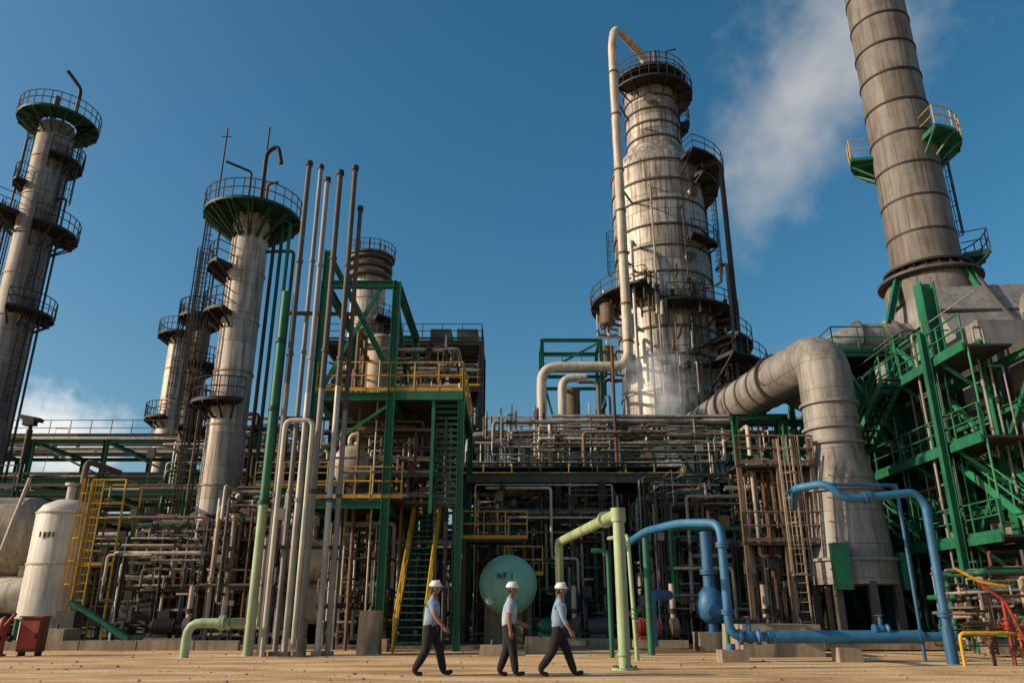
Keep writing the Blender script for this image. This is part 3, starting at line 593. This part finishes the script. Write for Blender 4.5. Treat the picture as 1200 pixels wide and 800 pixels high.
s.H((5.4,38,10.3),(5.4,44,10.3),.24,'green'); s.tube([(4.9,37.6,0),(4.9,37.6,11.6),(4.9,42,11.6)],.12,'blue',10); s.tube([(5.05,36.8,0),(5.05,36.8,14)],.08,'rust',8)
s.tube([(4.4,37.8,0),(4.4,37.8,12.4),(3.4,37.8,12.4)],.11,'brown'); s.build('steel_portal_frame')
s=MB(); frame3(s,[1.9,5.6],[45.8,48.5],[15.2,17.6],'green',.22,.9); s.rail([(1.9,45.7,15.3),(5.6,45.7,15.3)],'green'); s.vessel((3.8,47,13.2),(0,0,1),2.6,.5,'brown',gl=False); s.tube([(3.0,44.4,4),(3.0,44.4,14.6),(4.5,44.4,14.6)],.26,'cream',12)
s.build('steel_frame')
# ------------------------------------------------------------------ equipment clutter (named units)
def unit(name,bx,n,mats,seed,rr=(.05,.16),vess=(),pumps=()):
    s=MB(); rd=random.Random(seed); runs(s,n,bx,mats,rr,rd=rd)
    for c,ax,L,r,m in vess: s.vessel(c,ax,L,r,m,zb=0.1)
    for p in pumps: pump(s,p[0],p[1],p[2])
    x0,x1,y0,y1,z0,z1=bx
    for k in range(n//4):
        x=rd.uniform(x0,x1);y=rd.uniform(y0,y1);z=rd.uniform(z0,z1); q=rd.uniform(.08,.22)
        s.cyl((x,y,0),(x,y,z),.03,'greydk',seg=5); s.box(x-q,x+q,y-.08,y+.08,z,z+q*2.2,rd.choice(('greydk','grey','dark','brown')))
    return s.build(name)
ML=('beige','grey','rust','silver','greydk','green','dark','brown','cream')  # dark tones in the clutter colours deepen the shade inside the plant
unit('exchanger_bank',(-12,-8,30.5,35,.3,6),120,ML,21,(.04,.11),vess=(((-7.6,33,3.2),(0,1,0),3,.75,'beige'),((-7.7,33,1.55),(0,1,0),3,.7,'beige'),((-11,33,2.4),(1,0,0),2.2,.6,'brown')))
unit('process_piping',(-28,-19,36,40,.3,5),90,ML,22,(.04,.12),vess=(((-22,36,2),(1,0,0),3,.8,'cream'),))
unit('process_piping',(-1.6,4.6,33,36,.3,6.5),170,ML,23,(.04,.1),vess=(((2.2,34,1.6),(0,1,0),3,.6,'greendk'),),pumps=((1.8,30.4,'green'),(3.6,30.6,'greydk')))
unit('process_piping',(5.2,10.5,30,36,.3,6.6),190,('beige','brown','grey','dark','greydk','green','silver','dark'),24,(.035,.1),pumps=((8.6,29.3,'greydk'),))
unit('manifold_skid',(9.0,11.2,29.8,32,.3,7.0),110,('beige','brown','cream','rust','grey'),25,(.04,.085))
unit('process_piping',(14.2,22,24.2,28,.3,2.6),150,('brown','beige','dark','grey','green','silver'),26,(.04,.1),pumps=((15,24.5,'greydk'),(18,24.5,'dark')))
unit('process_piping',(-4.0,8,40,44,3,9),110,('grey','silver','cream','brown','greydk'),27,(.05,.16))
unit('process_piping',(-20,-9,42,50,3,12),110,('brown','silver','cream','dark','green'),28,(.05,.18))
unit('process_piping',(0,20,50,56,4,12),90,('brown','silver','cream','dark'),29,(.08,.25))
unit('process_piping',(-16,-12,31,35,.3,5),100,ML,30,(.04,.11),vess=(((-15.2,33,1.2),(1,0,0),1.5,.5,'greydk'),),pumps=((-12.6,30.5,'dark'),))
unit('process_piping',(-2,14,36.5,38,8,10.5),40,('cream','grey','silver','brown'),31,(.05,.13))
s=MB(); rd=random.Random(40)
for i in range(60):
    x=rd.uniform(-1.5,5.5); y=rd.uniform(39.5,41.5); s.cyl((x,y,5),(x,y,rd.uniform(9,12)),rd.uniform(.03,.09),rd.choice(('silver','cream','brown','dark')),seg=7)
for z in(6.2,8.0,9.8): s.bar((-1.8,40,z),(5.6,40,z),.14,.2,'rust')
s.build('sample_line_bank')
s=MB(); s.box(-2,.6,31.5,33,3.9,4.0,'grating'); s.rail([(-2,31.5,4),(.6,31.5,4)],'yellow',1.1,.8,.035)
for x in(-1.9,.5): s.bar((x,31.6,0),(x,31.6,3.9),.14,.14,'rust')
s.rail([(-.3,31.3,2.6),(1.2,31.3,2.6)],'yellow'); s.build('access_platform')
s=MB(); s.box(8.6,11.6,29.3,31,3.6,3.68,'grating'); s.rail([(8.6,29.3,3.7),(11.6,29.3,3.7)],'brown',1.1,.9,.035); s.box(8.6,11.6,29.3,31,6.5,6.58,'grating'); s.rail([(8.6,29.3,6.6),(11.6,29.3,6.6)],'brown',1.1,.9,.04)
for x in(8.7,10.2,11.5): s.bar((x,29.4,0),(x,29.4,7.6),.16,.16,'brown')
s.ladder(10.4,29.0,.3,6.5,rad(-90),'beige',True); s.build('access_platform')
for x,y,w,h in((-4.55,26.3,.35,1.3),(-16.2,29.2,.6,.7),(-.6,25.3,.4,.3),(8.0,25.5,1.2,.9),(.9,26.5,.5,.5)):
    s=MB(); s.hexa([(x-w,y-w,0),(x+w,y-w,0),(x+w,y+w,0),(x-w,y+w,0),(x-w+.04,y-w+.04,h),(x+w-.04,y-w+.04,h),(x+w-.04,y+w-.04,h),(x-w+.04,y+w-.04,h)],'plinth'); s.cyl((x,y,h),(x,y,h+.15),.05,'greydk'); s.build('concrete_plinth')
s=MB(); s.box(-14,16,39.6,42,7.8,7.9,'grating'); s.box(-30,-15,53,60,6,6.1,'grating'); s.box(-2,14,33.5,36,6.7,6.78,'grating'); s.rail([(-2,33.4,6.8),(9,33.4,6.8)],'greendk')  # overhead decks added to shade the ground between the equipment
s.box(-14,-8,35.6,40,5.4,5.48,'grating')
for x in(-2,2,6,10,14): s.H((x,33.6,0),(x,33.6,6.7),.22,'greendk'); s.H((x,35.9,0),(x,35.9,6.7),.22,'greendk')
for x in(-13.8,-6,0,8,15.8): s.H((x,41.8,0),(x,41.8,7.8),.22,'greendk')
for x in(-29.5,-22,-15.2): s.H((x,53.3,0),(x,53.3,6),.22,'greendk')
s.bar((-2,33.45,6.7),(14,33.45,6.7),.1,.3,'greydk'); s.build('added_shade_decks')
s=MB()
s.box(-60,50,70,78,0,7.5,'greydk'); s.box(-60.3,50.3,69.7,78.3,7.5,7.9,'dark')  # dark back building, added so low gaps behind the equipment look shaded
for i in range(27): x=-58+i*4; s.box(x,x+1.8,69.9,69.98,2,4.5,'dark'); s.box(x-.1,x+1.9,69.82,69.98,1.85,1.98,'concrete'); s.box(x+2.6,x+2.9,69.7,69.98,0,7.5,'grey')
s.build('added_dark_backdrop')
# ------------------------------------------------------------------ steam
def steam(name,p,q,r0,r1,dens,seed,em=.02,th=.3,ns=2.6):
    p=V(*p);q=V(*q);L=(q-p).length; s=MB()
    n=10; s.rings([[V(1.05*(r0+(r1-r0)*(i/n))*math.cos(k*math.pi/8),1.05*(r0+(r1-r0)*(i/n))*math.sin(k*math.pi/8),L*i/n) for k in range(16)] for i in range(n+1)],'grey',True)
    m=bpy.data.materials.new(name+'_vapour'); m.use_nodes=True; N=m.node_tree.nodes; K=m.node_tree.links; N.clear()
    o=N.new('ShaderNodeOutputMaterial'); pv=N.new('ShaderNodeVolumePrincipled'); K.new(pv.outputs[0],o.inputs['Volume']); pv.inputs['Color'].default_value=(1,1,1,1); pv.inputs['Anisotropy'].default_value=.1
    tc=N.new('ShaderNodeTexCoord'); sp=N.new('ShaderNodeSeparateXYZ'); K.new(tc.outputs['Object'],sp.inputs[0])
    def M(op,a,b=None,cl=False):
        x=N.new('ShaderNodeMath'); x.operation=op; x.use_clamp=cl
        for i,v in enumerate((a,b)):
            if v is None: continue
            if isinstance(v,(int,float)): x.inputs[i].default_value=v
            else: K.new(v,x.inputs[i])
        return x.outputs[0]
    rr=M('SQRT',M('ADD',M('MULTIPLY',sp.outputs[0],sp.outputs[0]),M('MULTIPLY',sp.outputs[1],sp.outputs[1])))
    t=M('DIVIDE',sp.outputs[2],L); Rz=M('ADD',r0,M('MULTIPLY',t,r1-r0)); f=M('SUBTRACT',1.0,M('DIVIDE',rr,Rz),True)
    ends=M('MULTIPLY',M('MULTIPLY',t,6.0,True),M('MULTIPLY',M('SUBTRACT',1.0,t),3.0,True))
    no=N.new('ShaderNodeTexNoise'); no.noise_dimensions='4D'; no.inputs['W'].default_value=seed; no.inputs['Scale'].default_value=ns/(r0+r1)*2; no.inputs['Detail'].default_value=3; no.inputs['Roughness'].default_value=.6; K.new(tc.outputs['Object'],no.inputs['Vector'])
    d=M('SUBTRACT',M('ADD',M('MULTIPLY',M('MULTIPLY',f,ends),.75),M('MULTIPLY',no.outputs[0],1.5)),th+.75); d=M('MULTIPLY',d,dens*6); d=M('MAXIMUM',d,0.0); K.new(d,pv.inputs['Density'])
    pv.inputs['Emission Color'].default_value=(1,.95,.90,1); K.new(M('MULTIPLY',d,em),pv.inputs['Emission Strength'])  # vapour glows slightly, standing in for multiply scattered light
    ob=s.build(name); ob.data.materials.clear(); ob.data.materials.append(m); ob.location=p; ob.rotation_euler=(q-p).to_track_quat('Z','Y').to_euler()
steam('steam_plume',(26,90,44),(62,90,102),9,25,.016,3,.22,.25,3)
steam('steam_plume',(9.6,44.9,7.5),(8.0,44.2,18.5),2.3,3.0,.11,5,.30,.26,3.0)
steam('steam_plume',(-76,150,29),(-105,150,38),12,15,.028,8,.6,.19,4)
# ------------------------------------------------------------------ people
def person(x,y,pose,hgt,shirt):
    k=hgt/1.75
    def leg(a1,a2,H,sy):
        hip=V(0,sy*.095,H); kn=hip+V(math.sin(rad(a1)),0,-math.cos(rad(a1)))*.43; an=kn+V(math.sin(rad(a2)),0,-math.cos(rad(a2)))*.42; return hip,kn,an
    (f1,f2),(b1,b2)=pose['front'],pose['back']
    H=.09+.43*math.cos(rad(f1))+.42*math.cos(rad(f2)); fs=pose.get('fs',1)
    lean=.03
    pts=[];edges=[];radi=[]
    def add(p,r,par=None):
        pts.append(p); radi.append(r)
        if par is not None: edges.append((par,len(pts)-1))
        return len(pts)-1
    pel=add(V(0,0,H+.04),.165); sp1=add(V(.015,0,H+.18),.165,pel); ch=add(V(.02+lean,0,H+.37),.175,sp1); up=add(V(.015+lean,0,H+.49),.13,ch); nk=add(V(.02+lean,0,H+.585),.062,up); hd=add(V(.035+lean,0,H+.65),.06,nk)
    segs=[(pel,sp1,shirt),(sp1,ch,shirt),(ch,up,shirt),(up,nk,shirt),(nk,hd,'skin')]
    for side,(a1,a2) in((fs,(f1,f2)),(-fs,(b1,b2))):
        h,kn,an=leg(a1,a2,H,side); a=add(h+V(0,0,-.03),.128,pel); b=add((h*.5+kn*.5),.118,a); c=add(kn,.096,b); d=add(kn*.55+an*.45,.090,c); e=add(an+V(0,0,.02),.078,d)
        segs+=[(pel,a,'trouser'),(a,b,'trouser'),(b,c,'trouser'),(c,d,'trouser'),(d,e,'trouser')]
        if side==fs: toe=an+V(.20,0,-.01)
        else: toe=V(an.x+.17,an.y,.04)
        if side!=fs and an.z>.2: toe=V(an.x+.14,an.y,max(.04,an.z-.15))
        f=add(an+(toe-an)*.12+V(0,0,-.045),.05,e); g=add(an+(toe-an)*.6+V(0,0,-.028),.05,f); hh=add(toe,.04,g); segs+=[(e,f,'shoe'),(f,g,'shoe'),(g,hh,'shoe')]
    hands=[]
    for side,(a1,a2) in((fs,pose['arm_f']),(-fs,pose['arm_b'])):
        sh=V(.015+lean,side*.195,H+.465); el=sh+V(math.sin(rad(a1)),side*.14,-math.cos(rad(a1)))*.29; wr=el+V(math.sin(rad(a2)),-side*.02,-math.cos(rad(a2)))*.25
        a=add(sh,.084,up); m_=add(sh.lerp(el,.55),.076,a); b=add(el,.054,m_); c=add(el.lerp(wr,.4),.048,b); d=add(wr,.034,c)
        lg='skin' if not pose.get('long') else shirt
        segs+=[(up,a,shirt),(a,m_,shirt),(m_,b,shirt if pose.get('long') else 'skin'),(b,c,lg),(c,d,'skin')]; hands.append((wr,(wr-el).normalized(),side))
    me=bpy.data.meshes.new('tmp'); me.from_pydata([p[:] for p in pts],edges,[]); ob=bpy.data.objects.new('tmp',me); bpy.context.scene.collection.objects.link(ob)
    md=ob.modifiers.new('skin','SKIN'); md.use_smooth_shade=True
    for i,sv in enumerate(me.skin_vertices[0].data): sv.radius=(radi[i],radi[i]); sv.use_root=(i==0)
    sb=ob.modifiers.new('s','SUBSURF'); sb.levels=2; sb.render_levels=2
    dg=bpy.context.evaluated_depsgraph_get(); em=bpy.data.meshes.new_from_object(ob.evaluated_get(dg))
    s=MB(); s.v=[v.co.copy() for v in em.vertices]
    def near(c):
        best=9;l=shirt
        for a,b,nm in segs:
            A=pts[a];B=pts[b];d=B-A;t=max(0,min(1,(c-A).dot(d)/d.length_squared)); q=(c-(A+d*t)).length-(radi[a]*(1-t)+radi[b]*t)*.9
            if q<best: best=q;l=nm
        if l=='trouser' and c.z>H+.05: l=shirt
        if l==shirt and c.z<H+.05 and abs(c.y)<.17 and abs(c.x)<.2: l='trouser'
        if l==shirt and c.z>H+.575: l='skin'
        return l
    for p in em.polygons: s.fc(tuple(p.vertices),near(p.center))
    bpy.data.objects.remove(ob)
    s.rev((.02+lean,0,H+.545),[(.078,0),(.08,.03),(.062,.05)],shirt,14)
    hc=V(.055+lean,0,H+.745)
    def ell(c,rx,ry,rz,m,n=12,seg=16,fn=None):
        rs=[]
        for i in range(n+1):
            ph=math.pi*i/n; z=-math.cos(ph); r=max(.01,math.sin(ph))
            ring=[]
            for j in range(seg):
                th=2*math.pi*j/seg; v=V(rx*r*math.cos(th),ry*r*math.sin(th),rz*z)
                if fn: v=fn(v)
                ring.append(c+v)
            rs.append(ring)
        s.rings(rs,m)
    def face(v):
        if v.z<0: v=V(v.x*(1-.18*(-v.z/.12))+.012*(-v.z/.12),v.y*(1-.28*(-v.z/.12)),v.z)
        return v
    ell(hc,.100,.080,.122,'skin',fn=face)
    ell(hc+V(-.022,0,.02),.088,.086,.105,'hair')
    s.tube([hc+V(.09,0,.02),hc+V(.118,0,-.025),hc+V(.095,0,-.035)],.012,'skin',6,.005)
    for sy in(-1,1):
        ell(hc+V(.088,sy*.032,.012),.01,.014,.008,'helmet',6,8); ell(hc+V(.0955,sy*.032,.012),.005,.006,.006,'hair',6,8)
        ell(hc+V(-.005,sy*.084,-.01),.018,.01,.032,'skin',6,8); s.bar(hc+V(.094,sy*.018,.034),hc+V(.088,sy*.05,.034),.008,.006,'hair')
    s.bar(hc+V(.092,-.024,-.062),hc+V(.092,.024,-.062),.008,.008,'lip')
    hb=hc+V(-.005,0,.05)
    def hat(v): return V(v.x,v.y,max(v.z,-.004))
    ell(hb,.130,.112,.108,'helmet',14,20,hat)
    s.rev(hb+V(.03,0,-.014),[(.10,0),(.136,-.002),(.138,.006),(.11,.014)],'helmet',24,sc=(.82,1.0))
    s.bar(hb+V(-.09,0,.075),hb+V(.09,0,.075),.028,.07,'helmet')
    for wr,d,side in hands:
        u=V(0,side,0); fwd=d.cross(u); fwd=fwd if fwd.x>0 else -fwd
        rs=[]
        for t,w_,h_ in((-.03,.030,.026),(.01,.036,.022),(.05,.044,.019),(.085,.040,.016)):
            c=wr+d*t; rs.append([c+fwd*w_*math.cos(a*math.pi/5)+u*h_*math.sin(a*math.pi/5) for a in range(10)])
        s.rings(rs,'skin')
        for i,(o,l) in enumerate(((.030,.066),(.010,.075),(-.010,.070),(-.029,.055))):
            b=wr+d*.078+fwd*o; i_=-u
            s.tube([b,b+d*l*.45+i_*.006,b+d*l*.75+i_*.022,b+d*l*.9+i_*.038],.0092,'skin',6,.008,2)
        b=wr+d*.02+fwd*.03; s.tube([b,b+fwd*.022+d*.03-u*.008,b+fwd*.022+d*.062-u*.02],.011,'skin',6,.01,2)
    ob=s.build('person',ang=80); ob.scale=(k,k,k); ob.location=(x,y,0); return ob
person(-1.72,17.2,dict(front=(25,13),back=(-8,-30),arm_f=(-14,-2),arm_b=(18,42),fs=1),1.83,'shirt')
person(-.08,17.0,dict(front=(13,7),back=(-4,-20),arm_f=(-6,8),arm_b=(10,62),fs=-1),1.76,'shirt2')
person(.95,17.0,dict(front=(24,19),back=(-16,-36),arm_f=(-18,-6),arm_b=(14,30),fs=1,long=True),1.79,'shirt')
# ------------------------------------------------------------------ light / world / camera
sd=V(-.97,-.17,0).normalized(); el=rad(24); d=V(sd.x*math.cos(el),sd.y*math.cos(el),math.sin(el))
l=bpy.data.lights.new('sun','SUN'); l.energy=5.0; l.angle=rad(.6); l.color=(1,.80,.56); lo=bpy.data.objects.new('sun',l); lo.rotation_euler=d.to_track_quat('Z','Y').to_euler(); bpy.context.scene.collection.objects.link(lo)
w=bpy.data.worlds.new('World'); bpy.context.scene.world=w; w.use_nodes=True; N=w.node_tree.nodes; bg=N['Background']; K=w.node_tree.links
sk=N.new('ShaderNodeTexSky'); sk.sky_type='NISHITA'; sk.sun_disc=False; sk.sun_elevation=el; sk.sun_rotation=math.atan2(d.x,d.y); sk.air_density=1.1; sk.dust_density=2.0; sk.ozone_density=3.0
hs=N.new('ShaderNodeHueSaturation'); hs.inputs['Hue'].default_value=.484; hs.inputs['Saturation'].default_value=1.3; K.new(sk.outputs[0],hs.inputs['Color'])
K.new(hs.outputs[0],bg.inputs[0]); bg.inputs[1].default_value=.118
c=bpy.data.cameras.new('camera'); c.lens=27; c.sensor_width=36; c.clip_end=5000; co=bpy.data.objects.new('camera',c); co.location=(0,0,1.2); co.rotation_euler=(rad(90+19.5),0,0); bpy.context.scene.collection.objects.link(co); bpy.context.scene.camera=co
sc=bpy.context.scene; sc.view_settings.view_transform='Standard'; sc.view_settings.look='None'; sc.view_settings.exposure=0
